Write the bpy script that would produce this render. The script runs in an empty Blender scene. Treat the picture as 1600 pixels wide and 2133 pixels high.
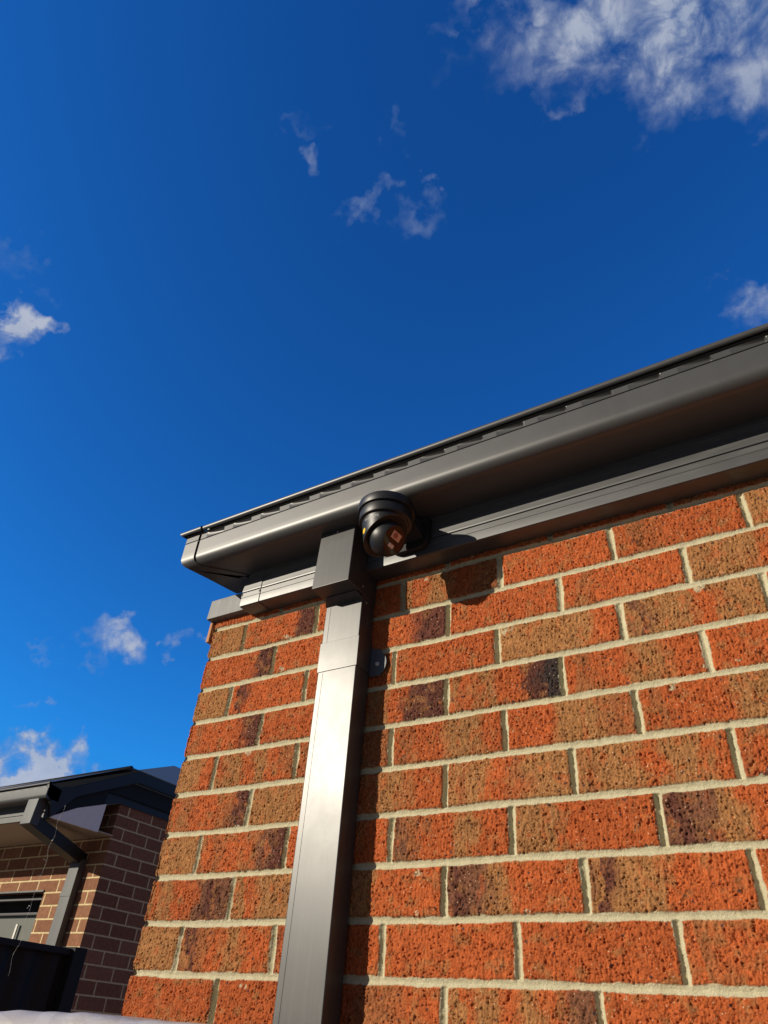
import bpy, bmesh, math, random
import numpy as np
from mathutils import Vector, Matrix
random.seed(7)
RAD = math.radians
scene = bpy.context.scene
COL = scene.collection

# ------------------------------------------------------------------ camera
cam_d = bpy.data.cameras.new('camera'); cam = bpy.data.objects.new('camera', cam_d); COL.objects.link(cam)
cam.location = (1.31416, -1.16439, -0.08637)
cam.rotation_euler = (2.23014658, -0.0639290373, 0.544681023)
cam_d.sensor_fit = 'VERTICAL'; cam_d.sensor_height = 24.0
cam_d.lens = 24.0 * 1437.05 / 2133.0
cam_d.clip_start = 0.02; cam_d.clip_end = 5000
scene.camera = cam

# ------------------------------------------------------------------ light
SUN = Vector((-0.75, -1.0, 0.42)).normalized()          # towards the sun
EL = math.asin(SUN.z); ROT = math.atan2(SUN.x, SUN.y)
sd = bpy.data.lights.new('sun', 'SUN'); sd.energy = 5.0; sd.angle = RAD(0.5); sd.color = (1.0, 0.90, 0.74)
so = bpy.data.objects.new('sun', sd); COL.objects.link(so); so.location = SUN * 30
so.rotation_euler = SUN.to_track_quat('Z', 'Y').to_euler()

world = bpy.data.worlds.new('World'); scene.world = world; world.use_nodes = True
WT = world.node_tree; WT.nodes.clear()
def wn(t, **k):
    n = WT.nodes.new(t)
    for a, b in k.items(): setattr(n, a, b)
    return n
def wl(a, b): WT.links.new(a, b)
def wmath(op, a, b=None, c=None, clamp=False):
    n = wn('ShaderNodeMath', operation=op, use_clamp=clamp)
    for i, v in enumerate((a, b, c)):
        if v is None: continue
        if isinstance(v, (int, float)): n.inputs[i].default_value = v
        else: wl(v, n.inputs[i])
    return n.outputs[0]
sky = wn('ShaderNodeTexSky', sky_type='NISHITA', sun_disc=False, sun_elevation=EL, sun_rotation=ROT,
         altitude=200, air_density=1.0, dust_density=0.25, ozone_density=2.5)
SKY_STRENGTH = 0.1
sep = wn('ShaderNodeSeparateColor'); wl(sky.outputs[0], sep.inputs[0])
comb = wn('ShaderNodeCombineColor')
# a clear, deep blue sky: per-channel contrast of the Sky Texture (gain, power)
for i, (gain, pw) in enumerate(((0.150, 1.20), (0.850, 1.33), (1.62, 1.20))):
    wl(wmath('MINIMUM', wmath('MULTIPLY', wmath('POWER', sep.outputs[i], pw), gain), (0.35, 2.6, 7.6)[i]), comb.inputs[i])
tc = wn('ShaderNodeTexCoord'); D = tc.outputs['Generated']
def wdot(vec, V=None):
    n = wn('ShaderNodeVectorMath', operation='DOT_PRODUCT'); wl(V or D, n.inputs[0]); n.inputs[1].default_value = vec
    return n.outputs['Value']
def vwarp(V, scale, amp, detail):
    n = wn('ShaderNodeTexNoise'); wl(D, n.inputs['Vector']); n.inputs['Scale'].default_value = scale; n.inputs['Detail'].default_value = detail; n.inputs['Roughness'].default_value = .6
    a = wn('ShaderNodeVectorMath', operation='MULTIPLY_ADD'); wl(n.outputs['Color'], a.inputs[0]); a.inputs[1].default_value = (amp,)*3; a.inputs[2].default_value = (-amp/2,)*3
    b_ = wn('ShaderNodeVectorMath', operation='ADD'); wl(V, b_.inputs[0]); wl(a.outputs[0], b_.inputs[1]); return b_.outputs[0]
DW = vwarp(vwarp(D, 13, .15, 3), 34, .080, 7)             # direction warped by turbulence: gives the banks ragged outlines
# cloud banks: centre direction, two tangent vectors (divided by the bank's size), strength
CL = [((0.1190,0.3854,0.9151),(4.3,2.67,-1.69),(-6.1,13.3,-4.8),1.15),
((0.0112,0.3325,0.9430),(5.8,1.98,-.77),(-2.2,15.2,-5.3),.95),
((-0.0733,0.2703,0.9600),(11.0,6.1,-.9),(-14.4,32.,-10.2),.85),
((0.1192,0.4547,0.8826),(7.262,6.165,-4.160),(-12.127,15.305,-6.252),.8),
((0.0669,0.4079,0.9106),(4.8,11.3,-5.4),(-14.6,3.6,-0.5),.8),
((-0.0177,0.3721,0.9280),(6.034,28.273,-11.230),(-28.312,0.019,-0.556),.7),
((0.0816,0.6562,0.7501),(20.,-1.,-1.4),(1.0,18.,-16.),.75),
((-0.7018,0.1962,0.6848),(14.576,4.816,13.550),(-3.180,22.569,-9.734),1.8),
((-0.6661,0.1537,0.7299),(7.329,32.960,-0.263),(-43.476,9.376,-41.673),.32),
((-0.3480,0.2738,0.8966),(59.367,8.505,20.424),(1.787,46.028,-13.377),.42),
((-0.3380,0.2366,0.9109),(25.066,16.642,4.967),(-37.542,56.723,-28.686),.28),
((-0.2467,0.3116,0.9176),(6.634,65.981,-20.639),(-48.352,-4.890,-11.356),.4),
((-0.3070,0.3676,0.8778),(25.207,4.791,6.801),(-0.181,55.836,-23.466),.5),
((-0.2697,0.4121,0.8703),(27.461,6.661,5.345),(-2.533,35.409,-17.565),.38),
((-0.2392,0.3883,0.8899),(62.740,35.930,1.158),(-24.188,46.031,-26.606),.5),
((-0.7523,0.5261,0.3966),(9.4,14.4,-1.35),(-9.6,6.6,-27.),1.0),
((-0.7870,0.4823,0.3848),(23.366,41.705,-4.520),(-27.340,17.042,-77.332),.6),
((-0.6922,0.5864,0.4208),(42.094,41.872,10.843),(-11.676,34.782,-67.738),.65),
((-0.8271,0.4701,0.3082),(38.816,57.791,15.967),(-7.657,45.384,-89.871),.75),
((-0.8280,0.5032,0.2472),(8.2,12.1,2.8),(-0.53,11.5,-25.2),1.9),
((-0.8424,0.4898,0.2247),(8.560,13.344,2.988),(-0.066,15.117,-33.249),2.2),
((-0.8157,0.4426,0.3724),(33.353,48.368,15.527),(-13.955,49.842,-89.895),.35)]
F = None
for c, e1, e2, s in CL:
    s *= 1.32
    c = Vector(c); a = wmath('SUBTRACT', wdot(e1, DW), Vector(e1).dot(c)); b = wmath('SUBTRACT', wdot(e2, DW), Vector(e2).dot(c))
    r2 = wmath('MULTIPLY_ADD', a, a, wmath('MULTIPLY', b, b))
    front = wmath('GREATER_THAN', wdot(c), 0.5)
    m = wmath('MULTIPLY', wmath('MULTIPLY', wmath('SUBTRACT', 1.0, r2, clamp=True), s), front)
    F = m if F is None else wmath('MAXIMUM', F, m)
AX = Vector((-0.40, 0.86, -0.31)).normalized()            # wisps are drawn out along this direction
sdot = wdot(tuple(AX)); sv = wn('ShaderNodeVectorMath', operation='SCALE'); sv.inputs[0].default_value = tuple(AX*-0.05); wl(sdot, sv.inputs['Scale'])
sa = wn('ShaderNodeVectorMath', operation='ADD'); wl(D, sa.inputs[0]); wl(sv.outputs[0], sa.inputs[1]); DS = sa.outputs[0]
def wnoise(scale, detail, rough, dist=0.0):
    n = wn('ShaderNodeTexNoise'); wl(DS, n.inputs['Vector'])
    n.inputs['Scale'].default_value = scale; n.inputs['Detail'].default_value = detail
    n.inputs['Roughness'].default_value = rough; n.inputs['Distortion'].default_value = dist
    return n.outputs['Fac']
nz = wnoise(20, 12, 0.62, 0.4); nz2 = wnoise(9, 8, 0.6, 0.1)
f2 = wmath('MULTIPLY', F, wmath('MULTIPLY_ADD', wmath('SUBTRACT', nz, 0.5), 3.0, 0.60, clamp=True))
dens = wmath('POWER', wmath('MULTIPLY', f2, 0.86, clamp=True), 1.3, clamp=True)
cc = wn('ShaderNodeMix', data_type='RGBA'); wl(wmath('MULTIPLY_ADD', wmath('SUBTRACT', nz2, 0.5), 2.2, wmath('MULTIPLY_ADD', dens, 0.7, 0.1), clamp=True), cc.inputs[0])
cc.inputs[6].default_value = (1.4, 2.3, 4.3, 1); cc.inputs[7].default_value = (4.9, 5.3, 6.2, 1)
mx = wn('ShaderNodeMix', data_type='RGBA'); wl(wmath('MULTIPLY', dens, 0.88), mx.inputs[0])
wl(comb.outputs[0], mx.inputs[6]); wl(cc.outputs[2], mx.inputs[7])
# grey cloud sheet added over unseen sky behind and right, to neutralise the shade
unseen_sky = wmath('MULTIPLY', wmath('MAXIMUM', wmath('SUBTRACT', wdot((0.0, -1.0, 0.0)), 0.05), wmath('SUBTRACT', wdot((1.0, 0.0, 0.0)), 0.42)), 2.6, clamp=True)
sheet = wmath('MULTIPLY', unseen_sky, wmath('MULTIPLY_ADD', wmath('SUBTRACT', nz2, 0.5), 1.5, 0.85, clamp=True), clamp=True)
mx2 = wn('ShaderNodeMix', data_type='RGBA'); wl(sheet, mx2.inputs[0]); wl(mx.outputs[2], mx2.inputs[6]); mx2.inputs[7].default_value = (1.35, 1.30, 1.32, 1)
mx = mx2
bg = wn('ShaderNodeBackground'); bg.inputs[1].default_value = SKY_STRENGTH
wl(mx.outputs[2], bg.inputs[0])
wo = wn('ShaderNodeOutputWorld'); wl(bg.outputs[0], wo.inputs[0])
scene.view_settings.view_transform = 'Standard'; scene.view_settings.look = 'None'
scene.view_settings.exposure = 0.0; scene.view_settings.gamma = 1.0
scene.render.engine = 'CYCLES'

# ------------------------------------------------------------------ helpers
def link(o, parent=None):
    COL.objects.link(o)
    if parent is not None: o.parent = parent
    return o
def tag(o, label=None, cat=None, group=None, kind=None):
    for k, v in (('label', label), ('category', cat), ('group', group), ('kind', kind)):
        if v: o[k] = v
    return o
def empty(name, loc=(0, 0, 0)):
    o = bpy.data.objects.new(name, None); o.empty_display_size = 0.1; COL.objects.link(o); o.location = loc
    return o
class MB:
    """collects verts and faces in world coordinates; build() links them as one mesh object"""
    def __init__(s): s.v = []; s.f = []; s.sm = []
    def add(s, vs, fs, smooth=False):
        b = len(s.v); s.v += [tuple(v) for v in vs]; s.f += [tuple(b + i for i in f) for f in fs]; s.sm += [smooth] * len(fs)
    def box(s, a, b):
        x0, y0, z0 = a; x1, y1, z1 = b
        s.add([(x0,y0,z0),(x1,y0,z0),(x1,y1,z0),(x0,y1,z0),(x0,y0,z1),(x1,y0,z1),(x1,y1,z1),(x0,y1,z1)],
              [(0,3,2,1),(4,5,6,7),(0,1,5,4),(1,2,6,5),(2,3,7,6),(3,0,4,7)])
    def hexa(s, p):          # eight corners, bottom ring then top ring
        s.add(p, [(0,3,2,1),(4,5,6,7),(0,1,5,4),(1,2,6,5),(2,3,7,6),(3,0,4,7)])
    def tube(s, pts, r, n=8, cap=True):
        pts = [Vector(p) for p in pts]; rings = []
        for i, p in enumerate(pts):
            d = (pts[min(i+1, len(pts)-1)] - pts[max(i-1, 0)]).normalized()
            u = d.cross(Vector((0, 0, 1)));
            if u.length < 1e-3: u = d.cross(Vector((1, 0, 0)))
            u.normalize(); w = d.cross(u); rr = r[i] if isinstance(r, (list, tuple)) else r
            rings.append([p + (u*math.cos(2*math.pi*k/n) + w*math.sin(2*math.pi*k/n))*rr for k in range(n)])
        vs = [v for R in rings for v in R]; fs = []
        for i in range(len(pts)-1):
            for k in range(n): fs.append((i*n+k, i*n+(k+1)%n, (i+1)*n+(k+1)%n, (i+1)*n+k))
        if cap: fs += [tuple(range(n))[::-1], tuple((len(pts)-1)*n+k for k in range(n))]
        s.add(vs, fs, True)
    def lathe(s, prof, c, axis=Vector((0, 0, 1)), u=None, n=64, smooth=True):
        """prof: list of (radius, height along axis)"""
        axis = Vector(axis).normalized()
        if u is None: u = axis.orthogonal()
        u = (u - axis*u.dot(axis)).normalized(); w = axis.cross(u); vs = []; fs = []
        for (r, h) in prof:
            for k in range(n):
                a = 2*math.pi*k/n; vs.append(Vector(c) + axis*h + (u*math.cos(a) + w*math.sin(a))*r)
        for i in range(len(prof)-1):
            for k in range(n): fs.append((i*n+k, i*n+(k+1)%n, (i+1)*n+(k+1)%n, (i+1)*n+k))
        s.add(vs, fs, smooth)
    def build(s, name, mat, parent=None, bevel=0, seg=2, auto=None, fix=True):
        me = bpy.data.meshes.new(name); me.from_pydata(s.v, [], s.f); me.materials.append(mat)
        me.polygons.foreach_set('use_smooth', s.sm)
        if fix:
            bm = bmesh.new(); bm.from_mesh(me); bmesh.ops.remove_doubles(bm, verts=bm.verts, dist=1e-6)
            bmesh.ops.recalc_face_normals(bm, faces=bm.faces); bm.to_mesh(me); bm.free()
        o = bpy.data.objects.new(name, me); link(o)
        if parent is not None:
            o.parent = parent; o.matrix_parent_inverse = Matrix.Translation(parent_loc(parent)).inverted()
        if bevel:
            m = o.modifiers.new('bevel', 'BEVEL'); m.width = bevel; m.segments = seg; m.limit_method = 'ANGLE'; m.angle_limit = RAD(35)
            me.polygons.foreach_set('use_smooth', [True]*len(me.polygons))
            m2 = o.modifiers.new('wn', 'WEIGHTED_NORMAL'); m2.keep_sharp = True
        if auto:
            me.polygons.foreach_set('use_smooth', [True]*len(me.polygons)); me.set_sharp_from_angle(angle=RAD(auto))
        return o
def parent_loc(p):
    l = Vector(p.location) if p.parent is None else Vector((0, 0, 0))
    q = p
    while q.parent is not None:
        q = q.parent
        if q.parent is None: l = Vector(q.location)*0
    return l

# ------------------------------------------------------------------ materials
def mat(name):
    m = bpy.data.materials.new(name); m.use_nodes = True; nt = m.node_tree
    b = nt.nodes['Principled BSDF']
    def N(t, **k):
        n = nt.nodes.new(t)
        for a, v in k.items(): setattr(n, a, v)
        return n
    return m, nt, b, N
def obj_coords(nt, N, scale=(1, 1, 1)):
    g = N('ShaderNodeNewGeometry'); mp = N('ShaderNodeMapping'); mp.inputs['Scale'].default_value = scale
    nt.links.new(g.outputs['Position'], mp.inputs[0]); return mp.outputs[0]
def noise(nt, N, vec, scale, detail=6, rough=.6, dist=0):
    n = N('ShaderNodeTexNoise'); nt.links.new(vec, n.inputs['Vector'])
    n.inputs['Scale'].default_value = scale; n.inputs['Detail'].default_value = detail
    n.inputs['Roughness'].default_value = rough; n.inputs['Distortion'].default_value = dist
    return n.outputs['Fac']
def ramp(nt, N, fac, stops, interp='LINEAR'):
    r = N('ShaderNodeValToRGB'); r.color_ramp.interpolation = interp
    nt.links.new(fac, r.inputs[0]); e = r.color_ramp.elements
    while len(e) < len(stops): e.new(0.5)
    for i, (p, c) in enumerate(stops):
        e[i].position = p; e[i].color = (*c, 1) if len(c) == 3 else c
    return r.outputs[0]
def mixc(nt, N, fac, a, b, mode='MIX'):
    n = N('ShaderNodeMix', data_type='RGBA', blend_type=mode)
    for i, v in ((0, fac), (6, a), (7, b)):
        if isinstance(v, (int, float)): n.inputs[i].default_value = v
        elif isinstance(v, tuple): n.inputs[i].default_value = (*v, 1)
        else: nt.links.new(v, n.inputs[i])
    return n.outputs[2]
def bump(nt, N, b, h, strength, dist):
    n = N('ShaderNodeBump'); n.inputs['Strength'].default_value = strength; n.inputs['Distance'].default_value = dist
    nt.links.new(h, n.inputs['Height']); nt.links.new(n.outputs[0], b.inputs['Normal'])

def metal_paint(name, base, rough=.42, metallic=.0, dust=.25, spec=.5, stains=True, streak=(14, 14, 1.2)):
    m, nt, b, N = mat(name); P = obj_coords(nt, N)
    Ps = obj_coords(nt, N, streak)
    n1 = noise(nt, N, Ps, 3.0, 8, .65); n2 = noise(nt, N, P, 420, 3, .7); n3 = noise(nt, N, P, 9, 6, .7)
    dusty = tuple(min(1, c*2.6 + .03) for c in base)
    f = ramp(nt, N, n1, [(.45, (0, 0, 0)), (.72, (dust, dust, dust))])
    c = mixc(nt, N, f, base, dusty)
    sp = ramp(nt, N, n2, [(.66, (0, 0, 0)), (.74, (.6, .6, .6))])
    c = mixc(nt, N, sp, c, tuple(x*4+.04 for x in base))
    nt.links.new(c, b.inputs['Base Color'])
    rr = ramp(nt, N, n3, [(.3, (rough-.015,)*3), (.7, (rough+.03,)*3)]); nt.links.new(rr, b.inputs['Roughness'])
    b.inputs['Metallic'].default_value = metallic; b.inputs['Specular IOR Level'].default_value = spec
    bump(nt, N, b, noise(nt, N, P, 4, 2, .4), .10, .004)
    return m
M_GUT = metal_paint('gutter_paint', (.044, .044, .043), rough=.43, metallic=.0, dust=.05, spec=.85)
M_FAS = metal_paint('fascia_paint', (.042, .043, .043), rough=.46, metallic=.0, dust=.30, spec=.9, streak=(3, 3, 30))
M_PIPE = metal_paint('downpipe_paint', (.040, .040, .040), rough=.36, metallic=.0, dust=.16, spec=.48, streak=(40, 40, 1.5))
M_FLASH = metal_paint('flashing_paint', (.11, .112, .115), rough=.55, metallic=.1, dust=.3)
M_ROOF = metal_paint('roof_paint', (.018, .020, .024), rough=.5, metallic=.0, dust=.1)
def plain(name, base, rough=.5, metallic=0, spec=.5, coat=0, bumpy=None, var=.12):
    m, nt, b, N = mat(name); P = obj_coords(nt, N); n1 = noise(nt, N, P, 30, 5, .6)
    c = mixc(nt, N, n1, tuple(x*(1-var) for x in base), tuple(min(1, x*(1+var)) for x in base))
    nt.links.new(c, b.inputs['Base Color']); b.inputs['Roughness'].default_value = rough
    b.inputs['Metallic'].default_value = metallic; b.inputs['Specular IOR Level'].default_value = spec
    b.inputs['Coat Weight'].default_value = coat; b.inputs['Coat Roughness'].default_value = .05
    if bumpy: bump(nt, N, b, noise(nt, N, P, bumpy[0], 3, .6), bumpy[1], bumpy[2])
    return m
M_CAM = plain('camera_plastic', (.010, .010, .011), rough=.44, spec=.55, bumpy=(1500, .25, .0003))
M_CAMIN = plain('camera_inner', (.006, .006, .007), rough=.7)
M_GLASS = plain('dark_glass', (.010, .004, .003), rough=.06, spec=.35, coat=0, var=.0)
M_LENSW = plain('lens_window', (.62, .38, .27), rough=.12, spec=.5, coat=0)  # warm reflection in the camera windows painted into the base colour
M_LENS = plain('lens', (.40, .10, .07), rough=.10, spec=.6, coat=0)
M_LED = plain('led', (.85, .70, .62), rough=.25, spec=.7)
M_SCREW = plain('screw_metal', (.30, .30, .29), rough=.4, metallic=.6)
M_YEL = plain('yellow_sticker', (.85, .55, .01), rough=.45, var=.03)
M_TXT = plain('printed_text', (.42, .42, .44), rough=.5, var=.02)
M_BLACK = plain('gap_black', (.008, .008, .008), rough=.8)
M_CREAM = plain('soffit_paint', (.46, .36, .25), rough=.75, var=.08)
M_WHITE = plain('white_panel', (.84, .80, .74), rough=.6, var=.05)
M_TAB = plain('strap_paint', (.075, .085, .10), rough=.5)
M_THREAD = plain('spider_silk', (.55, .55, .52), rough=.5)
M_DEBRIS = plain('thread_debris', (.45, .45, .45), rough=.8)
M_FENCE = plain('fence_steel', (.010, .010, .010), rough=.7, spec=.3)
M_NGUT = metal_paint('neighbour_gutter_paint', (.075, .077, .077), rough=.5, metallic=.2, dust=.1)
M_NDARK = plain('neighbour_trim', (.010, .010, .011), rough=.5)
M_INT = plain('interior', (.03, .03, .03), rough=.9)

# brick: colours of the fired zones come from a point attribute, fine grit, pits and sand from nodes
def brick_material():
    m, nt, b, N = mat('wirecut_brick'); P = obj_coords(nt, N)
    at = N('ShaderNodeAttribute', attribute_name='tone'); am = N('ShaderNodeAttribute', attribute_name='mortar')
    n1 = noise(nt, N, P, 60, 8, .75); n2 = noise(nt, N, P, 420, 4, .7); n3 = noise(nt, N, P, 190, 3, .6)
    v = ramp(nt, N, n1, [(.30, (.66, .66, .66)), (.70, (1.28, 1.28, 1.28))])
    c = mixc(nt, N, 1.0, at.outputs['Color'], v, 'MULTIPLY')
    v2 = ramp(nt, N, n2, [(.30, (.62, .60, .58)), (.5, (1, 1, 1)), (.72, (1.3, 1.3, 1.35))])
    c = mixc(nt, N, 1.0, c, v2, 'MULTIPLY')
    # black iron spots and pale grit
    vo = N('ShaderNodeTexVoronoi'); vo.inputs['Scale'].default_value = 95; nt.links.new(P, vo.inputs['Vector'])
    sc = N('ShaderNodeSeparateColor'); nt.links.new(vo.outputs['Color'], sc.inputs[0])
    def mth(op, a, bb):
        n = N('ShaderNodeMath', operation=op)
        for i, x in enumerate((a, bb)):
            if isinstance(x, (int, float)): n.inputs[i].default_value = x
            else: nt.links.new(x, n.inputs[i])
        return n.outputs[0]
    spot = mth('MULTIPLY', mth('GREATER_THAN', sc.outputs[0], .86), mth('LESS_THAN', mth('ADD', vo.outputs['Distance'], mth('MULTIPLY', n2, .5)), .46))
    c = mixc(nt, N, mth('MULTIPLY', spot, .85), c, (.035, .03, .038))
    vo2 = N('ShaderNodeTexVoronoi'); vo2.inputs['Scale'].default_value = 210; nt.links.new(P, vo2.inputs['Vector'])
    sc2 = N('ShaderNodeSeparateColor'); nt.links.new(vo2.outputs['Color'], sc2.inputs[0])
    grit = mth('MULTIPLY', mth('GREATER_THAN', sc2.outputs[1], .90), mth('LESS_THAN', vo2.outputs['Distance'], .20))
    c = mixc(nt, N, mth('MULTIPLY', grit, .8), c, (.62, .45, .30))
    # mortar with sand grain
    ms = ramp(nt, N, noise(nt, N, P, 650, 4, .8), [(.28, (.27, .245, .165)), (.5, (.54, .49, .325)), (.75, (.66, .61, .43))])
    ml = ramp(nt, N, n1, [(.25, (.80, .79, .76)), (.7, (1.06, 1.06, 1.06))])
    ms = mixc(nt, N, 1.0, ms, ml, 'MULTIPLY')
    c = mixc(nt, N, am.outputs['Fac'], c, ms)
    nt.links.new(c, b.inputs['Base Color']); b.inputs['Roughness'].default_value = .92
    b.inputs['Specular IOR Level'].default_value = .25
    bump(nt, N, b, mth('ADD', mth('MULTIPLY', n2, .6), mth('MULTIPLY', n3, .4)), .9, .0030)
    return m
M_BRICK = brick_material()

# ------------------------------------------------------------------ brick wall as a relief
rng = np.random.default_rng(11)
_tab = rng.random((512, 512)).astype(np.float32)
def vnoise(x, y, seed=0):
    x = x + seed*17.37; y = y + seed*91.13
    xi = np.floor(x).astype(np.int64); yi = np.floor(y).astype(np.int64); fx = x-xi; fy = y-yi
    fx = fx*fx*(3-2*fx); fy = fy*fy*(3-2*fy)
    a = _tab[xi & 511, yi & 511]; b = _tab[(xi+1) & 511, yi & 511]; c = _tab[xi & 511, (yi+1) & 511]; d = _tab[(xi+1) & 511, (yi+1) & 511]
    return (a*(1-fx)+b*fx)*(1-fy) + (c*(1-fx)+d*fx)*fy
def fbm(x, y, oct=4, seed=0, g=.55):
    s = 0; a = 1; t = 0
    for i in range(oct):
        s = s + a*vnoise(x*2**i, y*2**i, seed+i*3); t += a; a *= g
    return s/t
PERP = {(-1,.715):-.0036,(0,.835):.0016,(0,1.075):.0012,(-1,.955):.0009,(-1,.235):.0016,(0,.115):.0026,(0,.355):.0023,(0,.595):-.0022,
(1,.715):-.0035,(1,.955):-.0008,(1,1.195):.0006,(1,.235):.001,(2,.595):.0042,(2,.835):.0016,(2,1.075):.004,(2,.115):.0036,(2,.355):.0001,
(3,.715):-.0042,(3,.955):-.0023,(3,1.195):.0093,(3,.235):.0043,(4,.595):-.0066,(4,.835):-.0021,(4,1.075):-.002,(4,.115):-.0001,(4,.355):-.0036,
(5,.235):-.0022,(5,.715):-.0027,(5,.955):-.0048,(5,1.195):.005,(6,.115):.0006,(6,.355):-.0077,(6,.595):-.01,(6,.835):-.01,(6,1.075):-.0033,
(7,.235):.0006,(7,.715):-.0017,(7,.955):.0055,(7,1.195):.0037,(8,.115):.0054,(8,.355):-.0029,(8,1.075):-.0006,(8,1.315):.003}
# burnt and pale zones along each brick of the front wall, left to right, as the photograph shows them
TONES = {9:'O O O O O OB O O', 8:'T BOOD OO OTOB OO BOO TTO OO', 7:'OOOOD OOB OOD OOO BOOO TTOO O O',
 6:'TT DOOOO OO OOOO TTTTO PTTOTT O O', 5:'BOOD OO OTODD TOTOODK BOTO OO O O', 4:'TTO OTOTOB OB BOOTTO OOTTB BOOOTT O O',
 3:'OBOOBD TTO OTO BTOBTT BTTOTTO DOO O O', 2:'TT OBOOBPD OOO PBOOTOO TTOOOO DPTOOO O O', 1:'OTOOPDP OTTO TTOOO DPTOOO DTTOOO OO O O',
 0:'TTT DBOTOO DOO OOOOO OOOOO BOOOO O O', -1:'OOOO OOO OBO OTOTOP OOOOO O O O'}
PAL = {'O': (.440, .102, .027), 'T': (.350, .158, .056), 'B': (.330, .112, .038), 'D': (.120, .040, .026), 'P': (.190, .078, .040), 'K': (.048, .032, .030)}
def perps(k, L=9.0):
    base = .115 if k % 2 == 0 else .235; out = []; i = 0
    rr = random.Random(k*31+5)
    while base + .24*i < L:
        X = round(base+.24*i, 3); out.append(X + PERP.get((k, X), rr.uniform(-.003, .003))); i += 1
    return np.array(out)
def relief(u, z, side=False):
    """u along the wall, z up (arrays) -> height (out of the wall), mortar mask, tone rgb"""
    sh = u.shape; h = np.zeros(sh); mort = np.zeros(sh); col = np.zeros(sh+(3,))
    wav = (fbm(u*3, z*0+3.3, 2, 40)-.5)*.006
    k = np.floor((z+wav)/.086).astype(int)
    frac = (z+wav) - k*.086; d_bed = np.minimum(frac, .086-frac)
    warp = (fbm(u*45, z*45, 3, 7)-.5)
    d_perp = np.full(sh, 1.0); bu = np.zeros(sh); bi = np.zeros(sh, int); side_sgn = np.zeros(sh); rec = np.full(sh, .0055)
    for kk in np.unique(k):
        ks = kk + (1 if side else 0)
        m = k == kk; p = perps(int(ks) if not side else int(ks)+200, 9.0) if not side else perps(int(kk)+201, 9.0)
        pu = u[m] + (warp[m])*.0035 + (vnoise(z[m]*9, u[m]*0+kk, 5)-.5)*.003
        j = np.searchsorted(p, pu); j0 = np.clip(j-1, 0, len(p)-1); j1 = np.clip(j, 0, len(p)-1)
        dl = np.where(j > 0, pu-p[j0], 1.0); dr = np.where(j < len(p), p[j1]-pu, 1.0)
        d_perp[m] = np.minimum(dl, dr); side_sgn[m] = np.where(dl < dr, 1, -1)
        left = np.where(j > 0, p[j0], -.005); right = np.where(j < len(p), p[j1], p[-1]+.24)
        bi[m] = j; bu[m] = np.clip((pu-left-.004)/(right-left-.008), 0, 1)
        near = np.where(dl < dr, j0, j1)
        rec[m] = .0050 + .0035*((near*7919+kk*104729) % 13)/13.0
    # thin burr where bricks are uneven
    edge = (fbm(u*130, z*130, 3, 2)-.5)*.0034 + (fbm(u*25, z*25, 2, 9)-.5)*.003
    hw = .0057 + edge
    db = d_bed - hw; dp = d_perp - hw*1.05 - .0006
    d = np.minimum(db, dp)                                        # >0 inside the brick
    inb = np.clip(d/.0016+.5, 0, 1); inb = inb*inb*(3-2*inb)
    mort = 1-inb
    # tooled joint: concave, bed joints shallow, upright joints raked deeper
    cb = np.clip(1-d_bed/.0058, 0, 1); cp = np.clip(1-d_perp/.0058, 0, 1)
    mb = -.0030 - .0022*cb**.7; mp = -.0030 - rec*cp**.5
    wt = np.clip((d_bed-.0035)/.003, 0, 1)
    mh = np.where(d_bed < d_perp, mb, mp*wt+mb*(1-wt))
    mh = mh + (fbm(u*500, z*500, 3, 21)-.5)*.0009 + (fbm(u*60, z*60, 3, 22)-.5)*.0020
    # drag-textured face: short ragged cracks torn by the wire, mostly upright
    w1 = fbm(u*70, z*70, 3, 61)-.5; w2 = fbm(u*70, z*70, 3, 67)-.5
    r1 = np.abs(fbm(u*250+w1*5, z*62+w2*5, 3, 31)-.5); r2 = np.abs(fbm(u*150+w1*5, z*260+w2*6, 3, 37)-.5)
    sel = fbm(u*90, z*90, 2, 44)
    cr = np.clip(1-r1/.035, 0, 1)*np.clip((sel-.46)*8, 0, 1) + .8*np.clip(1-r2/.030, 0, 1)*np.clip((.50-sel)*8, 0, 1)
    face = (fbm(u*300, z*90, 4, 50, .72)-.5)*.0046 - .0046*np.clip(cr, 0, 1) + (fbm(u*22, z*22, 2, 52)-.5)*.0022
    pit = np.clip((fbm(u*330, z*330, 2, 71)-.68)*9, 0, 1)*.0040
    rnd = np.exp(-np.clip(d, 0, 1)/.0016)*.0016
    bh = face - pit - rnd
    hb = ((bi*73856093 ^ k*19349663) % 97)/97.0
    bh = bh + (hb-.5)*.0022
    h = bh*inb + mh*(1-inb)
    # tones
    T = np.zeros(sh+(3,)); cache = {}
    bb = np.clip(bu + (fbm(u*35, z*26, 4, 81)-.5)*.26 + (fbm(u*160, z*30, 3, 84)-.5)*.12, 0, .9999)
    for kk in np.unique(k):
        row = TONES.get(int(kk), '').split() if not side else []
        mk = k == kk
        for i in np.unique(bi[mk]):
            m = mk & (bi == i); rr = random.Random(int(kk)*991+int(i)*37+(5000 if side else 0))
            if i < len(row): s = row[i]
            else: s = rr.choice(['OOOO', 'OTOB', 'BOOT', 'TTOO', 'DOOO', 'OTOD', 'TTBO', 'OOOB'])
            pal = np.array([PAL[c] for c in s]); n = len(s)
            t = bb[m]*n - .5; i0 = np.clip(np.floor(t).astype(int), 0, n-1); i1 = np.clip(i0+1, 0, n-1)
            f = np.clip((t-np.floor(t)-.12)*1.35, 0, 1)[:, None]; f = f*f*(3-2*f)
            g = rr.uniform(.88, 1.08)
            T[m] = (pal[i0]*(1-f) + pal[i1]*f)*g
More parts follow.
